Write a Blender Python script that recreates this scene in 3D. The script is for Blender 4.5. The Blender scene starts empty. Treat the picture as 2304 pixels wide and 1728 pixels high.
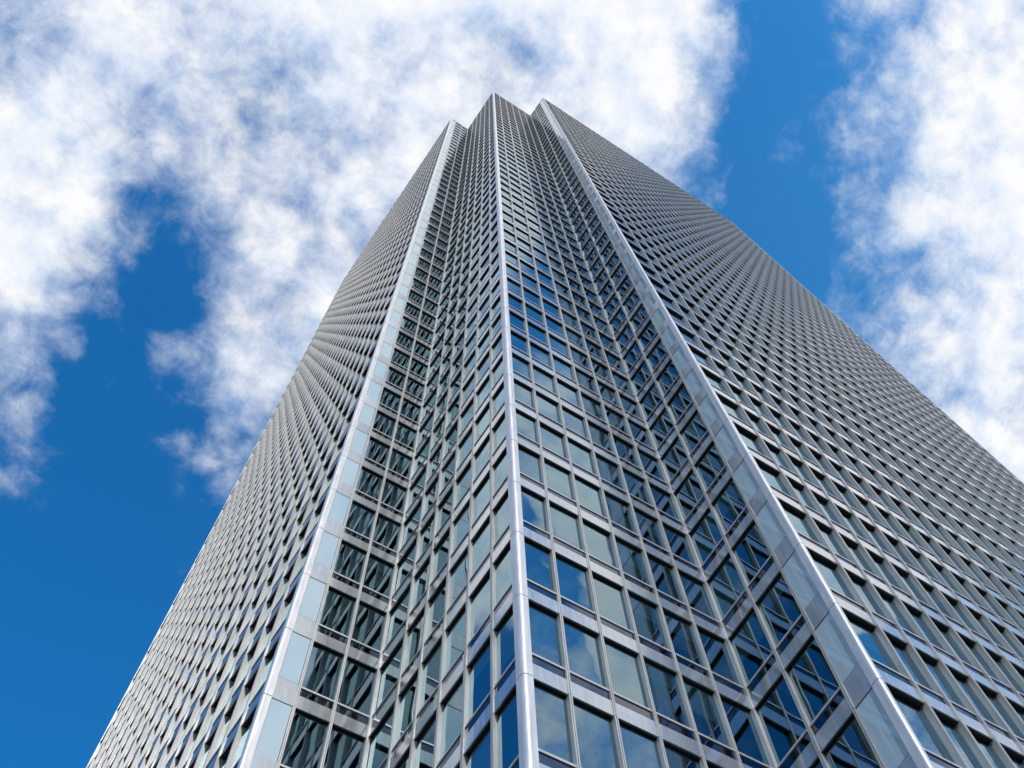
import bpy, math, random
from mathutils import Vector, Matrix

random.seed(7)
scene = bpy.context.scene
C = scene.collection
R = math.radians

# ----------------------------------------------------------------------------
# plan of the tower, in window bays (u along the right-hand fronts, v along the
# left-hand fronts), one bay = S metres; heights in metres above the plaza
# ----------------------------------------------------------------------------
S = 1.65
ANG = -0.02
EYE = 1.65
CAM = (-6.66494, -9.45276)
CZ = -129.95238
FLOOR = 2.337372 * S
Z0 = (-113.0524 - CZ) * S + EYE          # a storey line (spandrel bottom edge)
K0, K1 = -7, 47                          # storeys built, counted from Z0
ROOF = -CZ * S + EYE
RU = -3.0055                             # right wing front
LU = -2.6343                             # left wing front
LV = 6.1766
FRU, FLV = 38.503, 33.431


def pt(u, v):
    return Vector((S * (u + v * math.sin(ANG)), S * v * math.cos(ANG)))


def zk(k):
    return Z0 + k * FLOOR


# ----------------------------------------------------------------------------
# materials
# ----------------------------------------------------------------------------
def mat(name):
    m = bpy.data.materials.new(name)
    m.use_nodes = True
    nt = m.node_tree
    return m, nt, nt.nodes['Principled BSDF']


def node(nt, kind, **kw):
    n = nt.nodes.new(kind)
    for k, v in kw.items():
        if hasattr(n, k):
            setattr(n, k, v)
        else:
            n.inputs[k].default_value = v
    return n


def steel(name, base, rough, metal=0.85, streak=0.18, bump=0.02, island=0.10):
    """satin stainless steel: panel to panel tone, fine vertical streaks"""
    m, nt, b = mat(name)
    L = nt.links.new
    b.inputs['Metallic'].default_value = metal
    geo = node(nt, 'ShaderNodeNewGeometry')
    tc = node(nt, 'ShaderNodeTexCoord')
    mp = node(nt, 'ShaderNodeMapping')
    mp.inputs['Scale'].default_value = (2.2, 2.2, 0.25)
    L(tc.outputs['Object'], mp.inputs['Vector'])
    nz = node(nt, 'ShaderNodeTexNoise', Scale=2.5, Detail=7.0, Roughness=0.65)
    L(mp.outputs['Vector'], nz.inputs['Vector'])
    a = node(nt, 'ShaderNodeMapRange')
    a.inputs['From Min'].default_value = 0.3
    a.inputs['From Max'].default_value = 0.7
    a.inputs['To Min'].default_value = 1.0 - streak
    a.inputs['To Max'].default_value = 1.0
    L(nz.outputs['Fac'], a.inputs['Value'])
    i = node(nt, 'ShaderNodeMapRange')
    i.inputs['To Min'].default_value = 1.0 - island
    i.inputs['To Max'].default_value = 1.0 + island
    L(geo.outputs['Random Per Island'], i.inputs['Value'])
    mu = node(nt, 'ShaderNodeMath', operation='MULTIPLY')
    L(a.outputs['Result'], mu.inputs[0])
    L(i.outputs['Result'], mu.inputs[1])
    vm = node(nt, 'ShaderNodeVectorMath', operation='SCALE')
    vm.inputs[0].default_value = base
    L(mu.outputs[0], vm.inputs['Scale'])
    L(vm.outputs['Vector'], b.inputs['Base Color'])
    r = node(nt, 'ShaderNodeMapRange')
    r.inputs['To Min'].default_value = max(0.05, rough - 0.08)
    r.inputs['To Max'].default_value = rough + 0.08
    L(nz.outputs['Fac'], r.inputs['Value'])
    L(r.outputs['Result'], b.inputs['Roughness'])
    n2 = node(nt, 'ShaderNodeTexNoise', Scale=1.3, Detail=2.0)
    L(tc.outputs['Object'], n2.inputs['Vector'])
    bp = node(nt, 'ShaderNodeBump', Strength=bump, Distance=0.3)
    L(n2.outputs['Fac'], bp.inputs['Height'])
    L(bp.outputs['Normal'], b.inputs['Normal'])
    return m


def ripple(nt, strength, scale):
    tc = node(nt, 'ShaderNodeTexCoord')
    n = node(nt, 'ShaderNodeTexNoise', Scale=scale, Detail=1.0, Roughness=0.4)
    nt.links.new(tc.outputs['Object'], n.inputs['Vector'])
    bp = node(nt, 'ShaderNodeBump', Strength=strength, Distance=0.1)
    nt.links.new(n.outputs['Fac'], bp.inputs['Height'])
    return bp


def glass(name, tint, refl, f0, base_ior=2.3):
    """solar control glazing: mirror coat over a tinted see-through pane"""
    m, nt, b = mat(name)
    nt.nodes.remove(b)
    L = nt.links.new
    out = nt.nodes['Material Output']
    g = node(nt, 'ShaderNodeBsdfGlossy', Roughness=0.0)
    g.inputs['Color'].default_value = (*refl, 1)
    t = node(nt, 'ShaderNodeBsdfTransparent')
    t.inputs['Color'].default_value = (*tint, 1)
    bp = ripple(nt, 0.09, 0.55)
    fr = node(nt, 'ShaderNodeFresnel', IOR=base_ior)
    L(bp.outputs['Normal'], fr.inputs['Normal'])
    L(bp.outputs['Normal'], g.inputs['Normal'])
    mx = node(nt, 'ShaderNodeMixShader')
    ad = node(nt, 'ShaderNodeMath', operation='ADD', use_clamp=True)
    ad.inputs[1].default_value = f0
    L(fr.outputs['Fac'], ad.inputs[0])
    L(ad.outputs[0], mx.inputs['Fac'])
    L(t.outputs['BSDF'], mx.inputs[1])
    L(g.outputs['BSDF'], mx.inputs[2])
    L(mx.outputs['Shader'], out.inputs['Surface'])
    return m


def simple(name, col, rough=0.6, metal=0.0, spec=0.5, island=0.0, ior=1.5):
    m, nt, b = mat(name)
    b.inputs['Base Color'].default_value = (*col, 1)
    b.inputs['Roughness'].default_value = rough
    b.inputs['Metallic'].default_value = metal
    b.inputs['Specular IOR Level'].default_value = spec
    b.inputs['IOR'].default_value = ior
    if island:
        geo = node(nt, 'ShaderNodeNewGeometry')
        i = node(nt, 'ShaderNodeMapRange')
        i.inputs['To Min'].default_value = 1.0 - island
        i.inputs['To Max'].default_value = 1.0 + island
        nt.links.new(geo.outputs['Random Per Island'], i.inputs['Value'])
        vm = node(nt, 'ShaderNodeVectorMath', operation='SCALE')
        vm.inputs[0].default_value = col
        nt.links.new(i.outputs['Result'], vm.inputs['Scale'])
        nt.links.new(vm.outputs['Vector'], b.inputs['Base Color'])
    return m


M = {}
M['steel'] = steel('satin_steel', (0.62, 0.61, 0.58), 0.40, 0.4, 0.30, 0.02, 0.12)
M['spandrel'] = steel('spandrel_steel', (0.70, 0.70, 0.69), 0.14, 0.75, 0.24, 0.02, 0.17)
M['clad'] = steel('corner_steel', (0.73, 0.73, 0.73), 0.38, 0.5, 0.24, 0.04, 0.05)
M['head'] = simple('shade_dark_head', (0.022, 0.022, 0.024), 0.55, 0.0, 0.3)  # near black: the shade of the soffits is put into the colour
M['sill'] = steel('sill_steel', (0.6, 0.6, 0.6), 0.35, 0.5)
M['pane'] = glass('tinted_glass', (0.50, 0.70, 0.74), (0.60, 0.81, 0.89), 0.23, 2.1)
M['strip'] = glass('smoked_glass', (0.22, 0.26, 0.32), (0.70, 0.74, 0.86), 0.08, 1.9)
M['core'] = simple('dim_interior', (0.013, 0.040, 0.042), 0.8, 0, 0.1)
M['blind'] = simple('woven_blind', (0.60, 0.64, 0.66), 0.9, 0, 0.1, 0.15)
M['parapet'] = simple('dark_louvre', (0.03, 0.032, 0.036), 0.5, 0.3)
M['roofing'] = simple('roof_membrane', (0.2, 0.2, 0.2), 0.9)


def blank_glass():
    m, nt, b = mat('backpainted_glass')
    L = nt.links.new
    b.inputs['Roughness'].default_value = 0.03
    b.inputs['IOR'].default_value = 2.1
    geo = node(nt, 'ShaderNodeNewGeometry')
    i = node(nt, 'ShaderNodeMapRange')
    i.inputs['To Min'].default_value = 0.92
    i.inputs['To Max'].default_value = 1.06
    L(geo.outputs['Random Per Island'], i.inputs['Value'])
    vm = node(nt, 'ShaderNodeVectorMath', operation='SCALE')
    vm.inputs[0].default_value = (0.40, 0.54, 0.62)
    L(i.outputs['Result'], vm.inputs['Scale'])
    L(vm.outputs['Vector'], b.inputs['Base Color'])
    bp = ripple(nt, 0.05, 0.5)
    L(bp.outputs['Normal'], b.inputs['Normal'])
    return m


M['blank'] = blank_glass()


def paving():
    m, nt, b = mat('granite_paving')
    L = nt.links.new
    tc = node(nt, 'ShaderNodeTexCoord')
    br = node(nt, 'ShaderNodeTexBrick', Scale=1.0)
    br.inputs['Color1'].default_value = (0.075, 0.074, 0.072, 1)
    br.inputs['Color2'].default_value = (0.055, 0.055, 0.055, 1)
    br.inputs['Mortar'].default_value = (0.03, 0.03, 0.03, 1)
    L(tc.outputs['Object'], br.inputs['Vector'])
    L(br.outputs['Color'], b.inputs['Base Color'])
    b.inputs['Roughness'].default_value = 0.8
    return m


M['paving'] = paving()
M['asphalt'] = simple('asphalt', (0.05, 0.05, 0.05), 0.9)


# ----------------------------------------------------------------------------
# mesh helpers
# ----------------------------------------------------------------------------
class MB:
    def __init__(self):
        self.v, self.f, self.m, self.mats = [], [], [], []

    def mi(self, m):
        if m not in self.mats:
            self.mats.append(m)
        return self.mats.index(m)

    def quad(self, pts, m):
        n = len(self.v)
        self.v += [tuple(p) for p in pts]
        self.f.append(tuple(range(n, n + len(pts))))
        self.m.append(self.mi(m))

    def box(self, fr, s0, s1, t0, t1, z0, z1, m, only=None):
        n = len(self.v)
        for z in (z0, z1):
            for (s, t) in ((s0, t0), (s1, t0), (s1, t1), (s0, t1)):
                self.v.append(fr(s, t, z))
        q = self.mi(m)
        faces = ((0, 1, 2, 3), (7, 6, 5, 4), (0, 4, 5, 1), (1, 5, 6, 2), (2, 6, 7, 3), (3, 7, 4, 0))
        for a in faces:
            self.f.append(tuple(n + i for i in a))
            self.m.append(q)

    def prism(self, ring, z0, z1, m):
        """ring of plan points, any order of winding"""
        n, k = len(self.v), len(ring)
        ar = sum(ring[i][0] * ring[(i + 1) % k][1] - ring[(i + 1) % k][0] * ring[i][1] for i in range(k))
        if ar < 0:
            ring = ring[::-1]
        for z in (z0, z1):
            self.v += [(p[0], p[1], z) for p in ring]
        q = self.mi(m)
        for i in range(k):
            j = (i + 1) % k
            self.f.append((n + i, n + j, n + k + j, n + k + i))
            self.m.append(q)
        self.f.append(tuple(n + k + i for i in range(k)))
        self.m.append(q)
        self.f.append(tuple(n + i for i in reversed(range(k))))
        self.m.append(q)

    def loft(self, ring, back, z0, z1, joints, m, gap=0.009):
        """one continuous extrusion with a narrow shadow joint at each level"""
        k = len(ring)
        ar = sum(ring[i][0] * ring[(i + 1) % k][1] - ring[(i + 1) % k][0] * ring[i][1] for i in range(k))
        if ar < 0:
            ring, back = ring[::-1], back[::-1]
        lev = [(z0, ring)]
        for z in joints:
            lev += [(z - gap, ring), (z - gap, back), (z + gap, back), (z + gap, ring)]
        lev.append((z1, ring))
        n = len(self.v)
        q = self.mi(m)
        for z, rg in lev:
            self.v += [(p[0], p[1], z) for p in rg]
        for a in range(len(lev) - 1):
            b = n + a * k
            for i in range(k):
                j = (i + 1) % k
                self.f.append((b + i, b + j, b + k + j, b + k + i))
                self.m.append(q)
        b = n + (len(lev) - 1) * k
        self.f.append(tuple(b + i for i in range(k)))
        self.f.append(tuple(n + i for i in reversed(range(k))))
        self.m += [q, q]

    def build(self, name, parent=None, stuff=False, origin=None):
        me = bpy.data.meshes.new(name)
        o = bpy.data.objects.new(name, me)
        v = self.v
        me.from_pydata(v, [], self.f)
        for m in self.mats:
            me.materials.append(M[m])
        me.polygons.foreach_set('material_index', self.m)
        me.update()
        C.objects.link(o)
        if parent:
            o.parent = parent
        if stuff:
            o['kind'] = 'stuff'
        return o


# ----------------------------------------------------------------------------
# camera (position and lens solved from the verticals and storey lines)
# ----------------------------------------------------------------------------
yaw, pitch, roll = 0.4147045, 1.2935758, -0.5767083
f_px, cx, cy, W = 2115.9567, 275.4656, -350.2392, 2304.0
fwd = Vector((math.cos(yaw) * math.cos(pitch), math.sin(yaw) * math.cos(pitch), math.sin(pitch)))
rgt = Vector((math.sin(yaw), -math.cos(yaw), 0))
upv = rgt.cross(fwd)
r2 = rgt * math.cos(roll) + upv * math.sin(roll)
u2 = -rgt * math.sin(roll) + upv * math.cos(roll)
cam = bpy.data.cameras.new('camera')
co = bpy.data.objects.new('camera', cam)
C.objects.link(co)
cp = pt(*CAM)
# the fit used unsheared camera coordinates
cp = Vector((S * CAM[0], S * CAM[1]))
co.matrix_world = Matrix(((r2.x, u2.x, -fwd.x, cp.x), (r2.y, u2.y, -fwd.y, cp.y), (r2.z, u2.z, -fwd.z, EYE), (0, 0, 0, 1)))
cam.sensor_width = 36
cam.lens = 36 * f_px / W
cam.shift_x = -cx / W
cam.shift_y = cy / W
cam.clip_start = 0.1
cam.clip_end = 5000
scene.camera = co
CP = Vector((cp.x, cp.y, EYE))


def project(p):
    d = Vector(p) - CP
    z = d.dot(fwd)
    return (1152 + cx + f_px * d.dot(r2) / z, 864 + cy - f_px * d.dot(u2) / z) if z > 0 else (-9999, -9999)


def shown_area(quad):
    q = [project(p) for p in quad]
    mx = sum(a[0] for a in q) / 4
    my = sum(a[1] for a in q) / 4
    if not (-60 < mx < 2364 and -60 < my < 1788):
        return 0.0
    return abs(sum(q[i][0] * q[(i + 1) % 4][1] - q[(i + 1) % 4][0] * q[i][1] for i in range(4))) / 2


# ----------------------------------------------------------------------------
# the tower
# ----------------------------------------------------------------------------
tower = bpy.data.objects.new('skyscraper', None)
C.objects.link(tower)
tower['label'] = 'tall steel and glass office tower with deeply notched corner and gridded windows'
tower['category'] = 'skyscraper'

ROC, RIC, CC, LIC, LOC = (6, RU), (6, 0), (0, 0), (0, LV), (LU, LV)
FR, FL = (FRU, RU), (LU, FLV)
GL = -0.13            # glass line behind the spandrel front
MW = 0.062            # half a mullion


class Face:
    def __init__(self, a, b, marks, panel=None, trim=(0.0, 0.0), gl=GL, fin=0.028):
        """a -> b seen from outside left to right; marks in bays from a"""
        self.a, self.b = pt(*a), pt(*b)
        d = self.b - self.a
        self.L = d.length
        self.d = d.normalized()
        self.n = Vector((self.d.y, -self.d.x))      # outward
        self.marks = [x * S for x in marks]
        self.panel = panel
        self.gl, self.fin = gl, fin                  # glass line, mullion face
        self.trim = trim                             # clad width at each end

    def __call__(self, s, t, z):
        p = self.a + self.d * s + self.n * t
        return (p.x, p.y, z)


nR = 6.0
right_marks = [1.2207 + 0.91747 * i for i in range(34)]
left_len = FLV - LV
left_marks = sorted(left_len - (1.0 + 0.9566 * i) for i in range(27))
fcs = [
    Face(ROC, FR, right_marks, None, (0.16, 0.25), -0.19, 0.06),
    Face(RIC, ROC, [1.1095, 2.2191], 'end', (0.0, 0.33)),
    Face(CC, RIC, [1, 2, 3, 4, 5], None, (0.33, 0.0)),
    Face(LIC, CC, sorted(LV - 0.982 * i for i in range(1, 6)), None, (0.0, 0.33)),
    Face(LOC, LIC, [abs(LU) - 1.8713, abs(LU) - 0.9357], 'start', (0.33, 0.0)),
    Face(FL, LOC, left_marks, None, (0.25, 0.16), -0.17, 0.05),
]

SP, ST, SI = 0.165, 0.28, 0.302       # spandrel top, smoked strip top, sill top (storeys)
wins, spands, blanks = [], [], []
for fi, fc in enumerate(fcs):
    edges = [fc.trim[0]] + fc.marks + [fc.L - fc.trim[1]]
    for k in range(K0, K1 + 1):
        zb = zk(k)
        for j in range(len(edges) - 1):
            s0, s1 = edges[j], edges[j + 1]
            pan = (fc.panel == 'end' and j == len(edges) - 2) or (fc.panel == 'start' and j == 0)
            a0 = s0 + (MW if j else 0.01)
            a1 = s1 - (MW if j < len(edges) - 2 else 0.01)
            top = ST + 0.012 if pan else SP
            q = [fc(a0, 0, zb), fc(a1, 0, zb), fc(a1, 0, zb + top * FLOOR), fc(a0, 0, zb + top * FLOOR)]
            spands.append((shown_area(q), fi, k, a0, a1, top))
            q = [fc(a0, 0, zb + SI * FLOOR), fc(a1, 0, zb + SI * FLOOR), fc(a1, 0, zb + FLOOR), fc(a0, 0, zb + FLOOR)]
            (blanks if pan else wins).append((shown_area(q), fi, k, a0, a1))
for lst in (wins, spands, blanks):
    lst.sort(key=lambda x: -x[0])


def do_spandrel(mb, w):
    _, fi, k, s0, s1, top = w
    fc = fcs[fi]
    a, b, z0 = random.uniform(-0.008, 0.008), random.uniform(-0.003, 0.003), zk(k)
    mb.box(lambda s, t, z: fc(s, t + a * (z - z0 - 0.3) + b * (s - s0 - 0.7), z), s0, s1, -0.05, 0.0, z0, z0 + top * FLOOR, 'spandrel')


def do_head(mb, w):
    """head behind the spandrel edge, soffit shade put into its dark colour"""
    _, fi, k, s0, s1 = w
    zt = zk(k + 1)
    mb.box(fcs[fi], s0, s1, fcs[fi].gl - 0.03, -0.053, zt + 0.004, zt + 0.09, 'head')


def do_sill(mb, w):
    _, fi, k, s0, s1 = w
    zs = zk(k)
    mb.box(fcs[fi], s0, s1, fcs[fi].gl - 0.02, -0.018, zs + ST * FLOOR, zs + SI * FLOOR, 'sill')


def do_pane(mb, w):
    _, fi, k, s0, s1 = w
    fc = fcs[fi]
    z0, z1 = zk(k) + SI * FLOOR - 0.02, zk(k + 1) + 0.05
    e = [random.uniform(-0.008, 0.008) for _ in range(2)]
    GL = fc.gl
    mb.quad([fc(s0, GL - e[0], z0), fc(s1, GL + e[0], z0), fc(s1, GL + e[0] + e[1], z1), fc(s0, GL - e[0] + e[1], z1)], 'pane')


def do_strip(mb, w):
    _, fi, k, s0, s1 = w
    fc = fcs[fi]
    z0, z1 = zk(k) + SP * FLOOR + 0.001, zk(k) + ST * FLOOR - 0.001
    mb.quad([fc(s0, -0.055, z0), fc(s1, -0.055, z0), fc(s1, -0.055, z1), fc(s0, -0.055, z1)], 'strip')


def do_blind(mb, w, drop):
    _, fi, k, s0, s1 = w
    fc = fcs[fi]
    z1 = zk(k + 1) + 0.04
    mb.box(fc, s0 + 0.02, s1 - 0.02, fc.gl - 0.16, fc.gl - 0.15, z1 - drop * FLOOR * 0.7, z1, 'blind')


def do_blank(mb, w):
    _, fi, k, s0, s1 = w
    fc = fcs[fi]
    z0, z1 = zk(k) + (ST + 0.012) * FLOOR + 0.03, zk(k + 1) - 0.035
    e = [random.uniform(-0.003, 0.003) for _ in range(2)]
    n = len(mb.v)
    mb.box(fc, s0 + 0.015, s1 - 0.015, -0.08, -0.018, z0, z1, 'blank')
    mb.box(fc, s0, s1, -0.12, -0.085, z0 - 0.02, z1 + 0.02, 'head')


def blind_drop():
    return random.choice((0, 0, 0, 0, 0, 0.25, 0.35, 0.5, 0.7, 1.0))


# the hundred windows that show largest are parts of their own
NW = 100
for w in wins[:NW]:
    mb = MB(); do_pane(mb, w)
    wo = mb.build('window', tower)
    mb = MB(); do_head(mb, w); mb.build('window_head', wo)
    mb = MB(); do_sill(mb, w); mb.build('sill', wo)
    mb = MB(); do_strip(mb, w); mb.build('smoked_strip', wo)
    d = blind_drop()
    if d:
        mb = MB(); do_blind(mb, w, d); mb.build('blind', wo)
mb = MB(); mg = MB()
for w in wins[NW:]:
    do_head(mb, w); do_sill(mb, w); do_pane(mb, w); do_strip(mb, w)
    d = blind_drop()
    if d:
        do_blind(mb, w, d)
mb.build('window', tower, True)

for w in spands[:100]:
    mb = MB(); do_spandrel(mb, w); mb.build('spandrel', tower)
mb = MB()
for w in spands[100:]:
    do_spandrel(mb, w)
mb.build('spandrel', tower, True)

for w in blanks[:100]:
    mb = MB(); do_blank(mb, w); mb.build('blank_panel', tower)
mb = MB()
for w in blanks[100:]:
    do_blank(mb, w)
mb.build('blank_panel', tower, True)

# mullions: steel with a shadow groove down the middle, a joint per storey
JOINTS = [zk(k) for k in range(K0 + 1, K1 + 2)]
for fc in fcs:
    for sm in fc.marks:
        def pr(f, w):
            g = 0.011
            return [tuple(fc(sm + a, b, 0)[:2]) for a, b in ((-w, fc.gl - 0.03), (w, fc.gl - 0.03), (w, f), (g, f), (g, f - 0.05), (-g, f - 0.05), (-g, f), (-w, f))]
        mb = MB()
        mb.loft(pr(fc.fin, MW), pr(fc.fin - 0.015, MW - 0.012), zk(K0), ROOF - 0.05, JOINTS, 'steel')
        mb.build('mullion', tower)
# slim posts in the two inner corners
for p in (RIC, LIC):
    c = pt(*p)
    def pr(e):
        return [(c.x + a, c.y + b) for a, b in ((-e, 0.12), (-e, -e), (0.12, -e), (0.12, 0.12))]
    mb = MB()
    mb.loft(pr(0.06), pr(0.04), zk(K0), ROOF - 0.05, JOINTS, 'steel')
    mb.build('corner_post', tower)


# outer corners: folded steel with a rounded nose, one length per storey
def cladding(corner, d1, d2, w1, w2, nose):
    """d1, d2: plan directions along the two fronts, away from the corner"""
    c = pt(*corner)
    def pr(o, nose, cut):
        loc = [(w1 - cut, 0.24), (w1 - cut, -o)]
        for i in range(7):
            a = -math.pi / 2 - i * math.pi / 12
            loc.append((nose - o + nose * math.cos(a), nose - o + nose * math.sin(a)))
        loc += [(-o, w2 - cut), (0.24, w2 - cut), (0.24, 0.24)]
        return [tuple(c + d1 * a + d2 * b) for a, b in loc]
    mb = MB()
    mb.loft(pr(0.035, nose, 0), pr(0.0, nose - 0.035, 0.01), zk(K0), ROOF - 0.05, JOINTS, 'clad', 0.02)
    return mb.build('corner_cladding', tower)


du = (pt(1, 0) - pt(0, 0)).normalized()
dv = (pt(0, 1) - pt(0, 0)).normalized()
cladding(CC, du, dv, 0.33, 0.33, 0.17)
cladding(ROC, du, dv, 0.16, 0.33, 0.11)
cladding(LOC, du, dv, 0.33, 0.16, 0.11)
cladding(FR, -du, dv, 0.25, 0.25, 0.08)
cladding(FL, du, -dv, 0.25, 0.25, 0.08)

# dark louvred parapet band on top of every front, with a thin coping
for fc in fcs:
    mb = MB()
    zt = zk(K1 + 1)
    a0, a1 = fc.trim[0] + 0.01, fc.L - fc.trim[1] - 0.01
    mb.box(fc, a0, a1, -0.1, -0.02, zt + 0.01, zt + 0.12 * FLOOR, 'spandrel')
    n = 6
    zz0, zz1 = zt + 0.13 * FLOOR, ROOF - 0.07
    for i in range(n):
        h = (zz1 - zz0) / n
        mb.box(fc, a0, a1, -0.16, -0.05, zz0 + i * h, zz0 + (i + 0.8) * h, 'parapet')
    mb.build('parapet', tower)
plan = [CC, RIC, ROC, FR, (FRU, FLV), FL, LOC, LIC]
mb = MB()
mb.prism([tuple(pt(*p)) for p in plan], ROOF - 0.05, ROOF, 'parapet')
mb.build('coping', tower)
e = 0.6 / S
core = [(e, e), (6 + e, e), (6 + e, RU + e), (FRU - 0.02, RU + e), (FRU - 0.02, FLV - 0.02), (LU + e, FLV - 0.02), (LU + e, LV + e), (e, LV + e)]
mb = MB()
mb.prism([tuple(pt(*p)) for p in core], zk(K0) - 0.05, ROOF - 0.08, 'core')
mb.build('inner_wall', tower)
mb = MB()
mb.prism([tuple(pt(*p)) for p in plan], 0.0, zk(K0) - 0.06, 'steel')
mb.build('plinth', tower)

# ----------------------------------------------------------------------------
# ground
# ----------------------------------------------------------------------------
def sheet(name, x0, x1, y0, y1, z, m):
    mb = MB()
    mb.quad([(x0, y0, z), (x1, y0, z), (x1, y1, z), (x0, y1, z)], m)
    o = mb.build(name)
    o['kind'] = 'structure'
    return o


sheet('ground', -3000, 3000, -3000, 3000, -0.12, 'asphalt')
mb = MB()
mb.box(lambda s, t, z: (s, t, z), -45, 110, -45, 110, -0.115, -0.004, 'paving')
o = mb.build('plaza')
o['kind'] = 'structure'

# ----------------------------------------------------------------------------
# sky: Nishita sky with a layer of broken cloud over it
# ----------------------------------------------------------------------------
SUN_EL, SUN_AZ = 33.0, (-0.2, -0.98)       # direction towards the sun, plan
world = bpy.data.worlds.new('World')
scene.world = world
world.use_nodes = True
nt = world.node_tree
L = nt.links.new
bg = nt.nodes['Background']
sky = node(nt, 'ShaderNodeTexSky')
sky.sky_type = 'NISHITA'
sky.sun_disc = False
sky.sun_elevation = R(SUN_EL)
sky.sun_rotation = math.atan2(SUN_AZ[0], SUN_AZ[1])
sky.air_density = 1.0
sky.dust_density = 0.0
sky.ozone_density = 6.0
SKY_STRENGTH = 0.15

# cloud layer on a flat ceiling: sky direction / height = place on the ceiling
tc = node(nt, 'ShaderNodeTexCoord')
sp = node(nt, 'ShaderNodeSeparateXYZ')
L(tc.outputs['Generated'], sp.inputs[0])
mz = node(nt, 'ShaderNodeMath', operation='MAXIMUM')
mz.inputs[1].default_value = 0.06
L(sp.outputs['Z'], mz.inputs[0])
cb = node(nt, 'ShaderNodeCombineXYZ')
for a in 'XY':
    dvn = node(nt, 'ShaderNodeMath', operation='DIVIDE')
    L(sp.outputs[a], dvn.inputs[0])
    L(mz.outputs[0], dvn.inputs[1])
    L(dvn.outputs[0], cb.inputs[a])
Pn = cb.outputs[0]


def noise(scale, detail, rough, vec, dist=0.0, off=0.0):
    n = node(nt, 'ShaderNodeTexNoise', Scale=scale, Detail=detail, Roughness=rough, Distortion=dist)
    mpn = node(nt, 'ShaderNodeMapping')
    mpn.inputs['Location'].default_value = (off, off * 0.7, off * 1.3)
    L(vec, mpn.inputs['Vector'])
    L(mpn.outputs[0], n.inputs['Vector'])
    return n


# slight warp of the cloud outlines
w1 = noise(7.0, 4.0, 0.6, Pn, 0.0, 3.1)
wv = node(nt, 'ShaderNodeVectorMath', operation='SUBTRACT')
L(w1.outputs['Color'], wv.inputs[0])
wv.inputs[1].default_value = (0.5, 0.5, 0.5)
ws = node(nt, 'ShaderNodeVectorMath', operation='MULTIPLY_ADD')
L(wv.outputs[0], ws.inputs[0])
ws.inputs[1].default_value = (0.10, 0.10, 0.0)
L(Pn, ws.inputs[2])
Pw = ws.outputs[0]

UNSEEN_CLOUDS = [  # clouds added outside the view, for reflections and whiter light
    (0.0, -0.5, 0.18, 0.9),
    (0.5, -0.75, 0.28, 0.75),
    (0.05, -0.85, 0.25, 1.0),
    (1.1, -0.5, 0.4, 0.8),
    (-0.3, -0.5, 0.35, 0.7),
    (-0.8, -0.1, 0.3, 0.6),
    (-0.9, 0.8, 0.35, 0.5),
    (0.2, -1.4, 0.5, 0.8),
    (1.6, -1.4, 0.7, 0.8),
    (-1.3, -1.2, 0.7, 0.7),
    (1.8, 0.6, 0.5, 0.7),
    (0.4, 1.8, 0.5, 0.6),
    (-1.2, 1.8, 0.6, 0.6),
    (3, 0, 1, 0.7),
    (0, -3, 1, 0.7),
    (-3, 0, 1, 0.6),
    (0, 3.5, 1, 0.6),
    (-0.02, -0.32, 0.18, 0.7),
    (-0.28, -0.75, 0.25, 0.9),
    (-0.02, -0.17, 0.12, 1.0),
]
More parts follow.
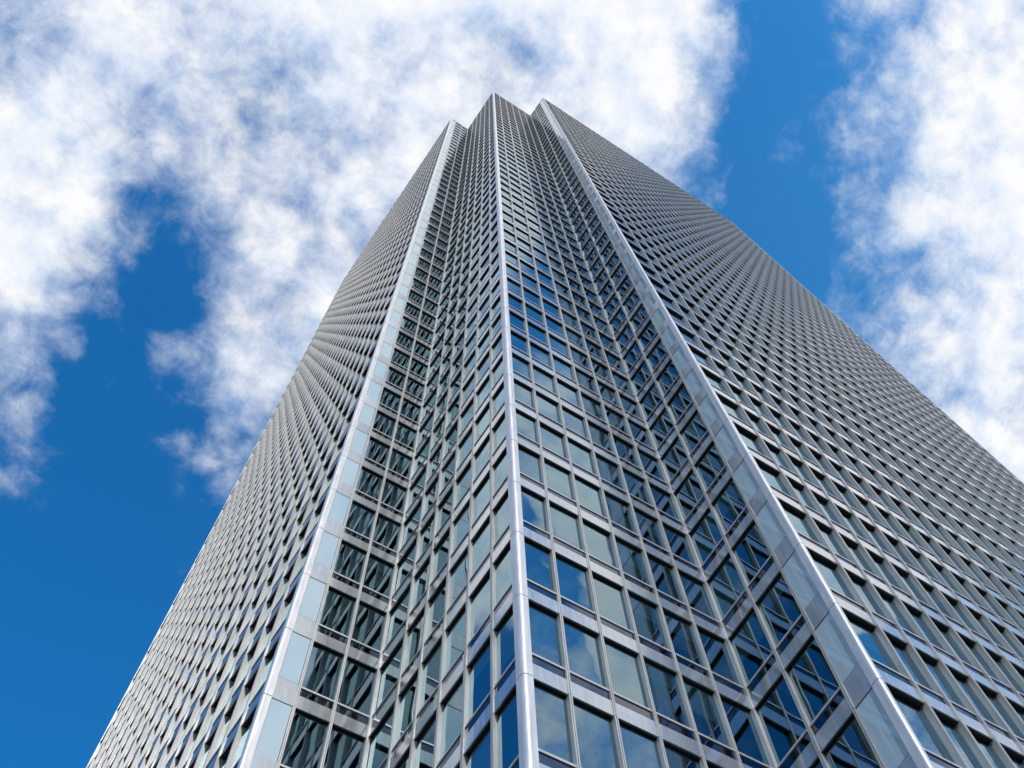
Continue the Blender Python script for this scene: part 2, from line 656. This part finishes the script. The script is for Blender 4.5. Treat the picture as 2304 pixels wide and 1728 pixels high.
# cover over the part of the sky above the tower: sum of products of curves
# across and along the ceiling
FX = [
    [0.0, -0.748, -0.753, -0.757, -0.64, -0.592, -0.693, -0.83, -0.859, -0.878, -0.851, -0.777, -0.719, -0.748, -0.649, -0.354, -0.123, -0.469, -0.703, -0.93, -1.099, -1.133, -1.134, -1.136, -1.137, 0.0],
    [0.0, 0.515, 0.507, 0.5, 0.55, 0.423, 0.359, 0.414, 0.355, 0.25, 0.259, 0.226, 0.2, 0.27, 0.281, 0.021, -0.242, -0.08, -0.151, -0.311, -0.458, -0.614, -0.621, -0.627, -0.632, 0.0],
    [0.0, -0.375, -0.396, -0.417, 0.074, 0.264, -0.12, -0.309, -0.206, 0.057, 0.245, 0.292, 0.231, 0.503, 0.649, 0.48, 0.182, 0.142, -0.041, -0.082, -0.112, -0.062, -0.06, -0.059, -0.059, 0.0],
    [0.0, -0.332, -0.32, -0.309, -0.434, 0.242, 0.613, 0.35, 0.293, 0.179, 0.151, 0.058, -0.105, 0.025, -0.133, -0.186, -0.198, -0.121, -0.153, 0.025, 0.026, -0.018, -0.021, -0.022, -0.023, 0.0],
    [0.0, 0.0, -0.007, -0.012, -0.122, -0.456, -0.106, -0.049, 0.102, 0.281, 0.199, 0.124, 0.095, 0.048, 0.021, -0.103, -0.066, -0.002, 0.019, -0.06, -0.067, -0.023, -0.018, -0.016, -0.014, 0.0],
    [0.0, 0.075, 0.061, 0.048, -0.18, -0.013, 0.237, -0.068, -0.16, 0.102, -0.028, -0.11, -0.026, -0.041, 0.039, 0.086, 0.067, 0.213, 0.219, -0.115, -0.122, 0.001, 0.003, 0.002, 0.001, 0.0],
    [0.0, -0.009, -0.036, -0.06, -0.038, 0.012, -0.129, 0.036, 0.249, 0.01, -0.065, -0.1, -0.049, -0.088, 0.086, 0.102, -0.073, 0.137, 0.151, 0.1, 0.035, -0.05, -0.05, -0.047, -0.044, 0.0],
    [0.0, -0.084, -0.056, -0.032, 0.155, 0.028, -0.027, 0.042, -0.012, -0.005, 0.031, -0.021, -0.01, 0.045, -0.033, -0.24, 0.026, 0.204, 0.075, -0.087, 0.017, -0.007, -0.004, 0.0, 0.005, 0.0],
    [0.0, 0.035, 0.008, -0.016, 0.059, -0.107, 0.155, -0.14, 0.009, -0.064, -0.064, -0.068, -0.029, 0.08, 0.116, -0.06, -0.121, 0.029, -0.065, 0.085, 0.095, -0.022, -0.02, -0.01, -0.0, 0.0],
]
FY = [
    [0.0, -1.183, -1.182, -1.182, -1.221, -1.297, -1.291, -1.219, -1.098, -0.988, -0.878, -0.761, -0.644, -0.546, -0.504, -0.467, -0.429, -0.403, -0.394, -0.393, -0.391, 0.0],
    [0.0, 0.247, 0.253, 0.259, 0.34, 0.443, 0.378, 0.274, 0.119, 0.002, -0.142, -0.325, -0.547, -0.69, -0.69, -0.647, -0.606, -0.547, -0.523, -0.519, -0.513, 0.0],
    [0.0, 0.343, 0.353, 0.361, 0.286, 0.142, 0.034, -0.241, -0.452, -0.501, -0.553, -0.549, -0.275, 0.047, 0.115, 0.147, 0.18, 0.194, 0.197, 0.196, 0.196, 0.0],
    [0.0, 0.344, 0.349, 0.355, 0.166, -0.285, -0.549, -0.452, -0.203, 0.166, 0.204, 0.257, 0.281, 0.062, -0.077, -0.111, -0.142, -0.132, -0.124, -0.119, -0.115, 0.0],
    [0.0, 0.125, 0.08, 0.038, -0.08, -0.245, -0.203, 0.088, 0.38, 0.104, -0.078, -0.143, -0.148, -0.213, 0.009, 0.018, 0.016, 0.062, 0.081, 0.093, 0.1, 0.0],
    [0.0, -0.056, -0.052, -0.05, 0.055, 0.186, -0.017, -0.252, -0.044, 0.192, 0.184, -0.07, -0.101, -0.161, -0.129, -0.046, 0.074, 0.112, 0.108, 0.101, 0.093, 0.0],
    [0.0, 0.065, 0.028, -0.005, -0.106, -0.083, 0.139, -0.077, -0.05, 0.131, 0.135, -0.173, -0.107, 0.08, 0.191, 0.062, -0.115, -0.075, -0.037, -0.03, -0.021, 0.0],
    [0.0, 0.001, -0.019, -0.041, -0.009, 0.107, -0.098, 0.019, 0.064, 0.094, -0.062, -0.233, 0.177, 0.152, -0.063, -0.043, -0.018, -0.0, -0.01, -0.019, -0.027, 0.0],
    [0.0, 0.057, -0.02, -0.086, 0.025, 0.178, -0.152, -0.042, 0.082, -0.058, 0.012, 0.037, -0.096, -0.002, 0.144, 0.094, 0.034, -0.042, -0.054, -0.068, -0.076, 0.0],
]
TX, TY = (-0.70, 0.90), (-0.20, 1.10)


def lut(vals, x):
    n = node(nt, 'ShaderNodeFloatCurve')
    cm = n.mapping
    cm.use_clip = False
    c = cm.curves[0]
    k = len(vals)
    c.points[0].location = (0, vals[0])
    c.points[1].location = (1, vals[-1])
    for i in range(1, k - 1):
        c.points.new(i / (k - 1), vals[i])
    for q in c.points:
        q.handle_type = 'AUTO_CLAMPED'
    cm.update()
    L(x, n.inputs['Value'])
    return n.outputs[0]


def axis(e, rng):
    b = node(nt, 'ShaderNodeVectorMath', operation='DOT_PRODUCT')
    b.inputs[1].default_value = (e[0], e[1], 0)
    L(Pw, b.inputs[0])
    m = node(nt, 'ShaderNodeMapRange')
    m.inputs['From Min'].default_value, m.inputs['From Max'].default_value = rng
    L(b.outputs['Value'], m.inputs['Value'])
    return m.outputs['Result']


ax1, ax2 = axis((0.827, -0.562), TX), axis((0.562, 0.827), TY)
acc = None
for fx, fy in zip(FX, FY):
    m = node(nt, 'ShaderNodeMath', operation='MULTIPLY_ADD')
    L(lut(fx, ax1), m.inputs[0])
    L(lut(fy, ax2), m.inputs[1])
    if acc is None:
        m.inputs[2].default_value = -0.42
    else:
        L(acc, m.inputs[2])
    acc = m.outputs[0]
for (px, py, rr, wgt) in UNSEEN_CLOUDS:
    a = node(nt, 'ShaderNodeVectorMath', operation='MULTIPLY_ADD')
    L(Pw, a.inputs[0])
    a.inputs[1].default_value = (1 / rr, 1 / rr, 0)
    a.inputs[2].default_value = (-px / rr, -py / rr, 0)
    b = node(nt, 'ShaderNodeVectorMath', operation='DOT_PRODUCT')
    L(a.outputs[0], b.inputs[0])
    L(a.outputs[0], b.inputs[1])
    c = node(nt, 'ShaderNodeMath', operation='POWER')
    c.inputs[0].default_value = 0.42
    L(b.outputs['Value'], c.inputs[1])
    d = node(nt, 'ShaderNodeMath', operation='MULTIPLY_ADD')
    L(c.outputs[0], d.inputs[0])
    d.inputs[1].default_value = wgt
    L(acc, d.inputs[2])
    acc = d.outputs[0]
cl = node(nt, 'ShaderNodeMath', operation='MINIMUM')
L(acc, cl.inputs[0])
cl.inputs[1].default_value = 1.0


def madd(x, k, y):
    n = node(nt, 'ShaderNodeMath', operation='MULTIPLY_ADD')
    L(x, n.inputs[0])
    n.inputs[1].default_value = k
    if isinstance(y, float):
        n.inputs[2].default_value = y
    else:
        L(y, n.inputs[2])
    return n.outputs[0]


n1 = noise(8.0, 8.0, 0.60, Pn, 0.0, 0.0)
n2 = noise(22.0, 8.0, 0.70, Pn, 0.6, 5.0)
# rounded puffs of two sizes
def puffs(scale):
    v = node(nt, 'ShaderNodeTexVoronoi', feature='F1', Scale=scale)
    L(Pp, v.inputs['Vector'])
    return v.outputs['Distance']


wp = noise(22.0, 5.0, 0.6, Pn, 0.0, 7.7)
wpv = node(nt, 'ShaderNodeVectorMath', operation='MULTIPLY_ADD')
L(wp.outputs['Color'], wpv.inputs[0])
wpv.inputs[1].default_value = (0.055, 0.055, 0.0)
L(Pn, wpv.inputs[2])
Pp = wpv.outputs[0]
den = madd(n1.outputs['Fac'], 1.25, cl.outputs[0])
den = madd(puffs(15.0), -0.36, den)
den = madd(puffs(34.0), -0.20, den)
den = madd(n2.outputs['Fac'], 0.75, den)
den = madd(den, 1.0, -0.72)                 # noise means removed
al = node(nt, 'ShaderNodeMapRange', interpolation_type='SMOOTHSTEP')
al.inputs['From Min'].default_value = -0.02
al.inputs['From Max'].default_value = 0.95
L(den, al.inputs['Value'])
# shade inside the clouds: thin veils bluish grey, thick heads white
sh = noise(5.0, 7.0, 0.6, Pn, 0.5, 9.0)
n3 = noise(8.0, 6.0, 0.60, Pn, 0.0, 0.0)
n3.inputs['Vector'].links[0].from_node.inputs['Location'].default_value = (0.004, -0.022, 0)
lit = node(nt, 'ShaderNodeMath', operation='SUBTRACT')
L(n1.outputs['Fac'], lit.inputs[0])
L(n3.outputs['Fac'], lit.inputs[1])
bri = madd(den, 0.34, 0.47)
bri = madd(lit.outputs[0], 1.3, bri)
bri = madd(sh.outputs['Fac'], 0.35, bri)
bm = node(nt, 'ShaderNodeMapRange')
bm.inputs['From Min'].default_value = 0.52
bm.inputs['From Max'].default_value = 1.06
bm.inputs['To Min'].default_value = 0.0
bm.inputs['To Max'].default_value = 1.0
L(bri, bm.inputs['Value'])
veil = axis((0.827, -0.562), (-0.55, 0.75))
vp = node(nt, 'ShaderNodeMath', operation='POWER')
L(veil, vp.inputs[0])
vp.inputs[1].default_value = 2.0
vq = madd(vp.outputs[0], 0.30, 0.0)
cc = node(nt, 'ShaderNodeMix', data_type='RGBA')
L(bm.outputs['Result'], cc.inputs['Factor'])
cc.inputs['A'].default_value = (0.40, 0.51, 0.70, 1)
cc.inputs['B'].default_value = (0.715, 0.72, 0.73, 1)
sk = node(nt, 'ShaderNodeVectorMath', operation='SCALE')
hs = node(nt, 'ShaderNodeVectorMath', operation='MULTIPLY')
hs.inputs[1].default_value = (0.12, 0.78, 1.05)      # deep, polarised blue
L(sky.outputs[0], hs.inputs[0])
L(hs.outputs[0], sk.inputs[0])
sk.inputs['Scale'].default_value = SKY_STRENGTH
mxs = node(nt, 'ShaderNodeMix', data_type='RGBA')
L(al.outputs['Result'], mxs.inputs['Factor'])
hz = node(nt, 'ShaderNodeMapRange', interpolation_type='SMOOTHSTEP')  # pale haze added low in the unseen sky to whiten its light
hz.inputs['From Min'].default_value = 0.62
hz.inputs['From Max'].default_value = 0.15
L(sp.outputs['Z'], hz.inputs['Value'])
hm = node(nt, 'ShaderNodeMix', data_type='RGBA')
L(hz.outputs['Result'], hm.inputs['Factor'])
vm_ = node(nt, 'ShaderNodeMix', data_type='RGBA')
L(vq, vm_.inputs['Factor'])
L(sk.outputs[0], vm_.inputs['A'])
vm_.inputs['B'].default_value = (0.12, 0.42, 0.80, 1)
L(vm_.outputs['Result'], hm.inputs['A'])
hm.inputs['B'].default_value = (0.60, 0.63, 0.66, 1)
L(hm.outputs['Result'], mxs.inputs['A'])
L(cc.outputs['Result'], mxs.inputs['B'])
L(mxs.outputs['Result'], bg.inputs['Color'])
bg.inputs['Strength'].default_value = 1.0

sun = bpy.data.lights.new('sun', 'SUN')
sun.energy = 2.0
sun.angle = R(0.53)
sun.color = (1.0, 0.95, 0.88)
so = bpy.data.objects.new('sun', sun)
C.objects.link(so)
az = Vector(SUN_AZ).normalized() * math.cos(R(SUN_EL))
so.rotation_euler = Vector((az.x, az.y, math.sin(R(SUN_EL)))).to_track_quat('Z', 'Y').to_euler()
so.location = (60, -120, 150)

vs = scene.view_settings
vs.view_transform = 'Standard'
vs.look = 'None'
vs.exposure = 0.45
vs.gamma = 1
scene.cycles.use_denoising = True
scene.cycles.max_bounces = 10
scene.cycles.transparent_max_bounces = 12
scene.cycles.sample_clamp_indirect = 6.0
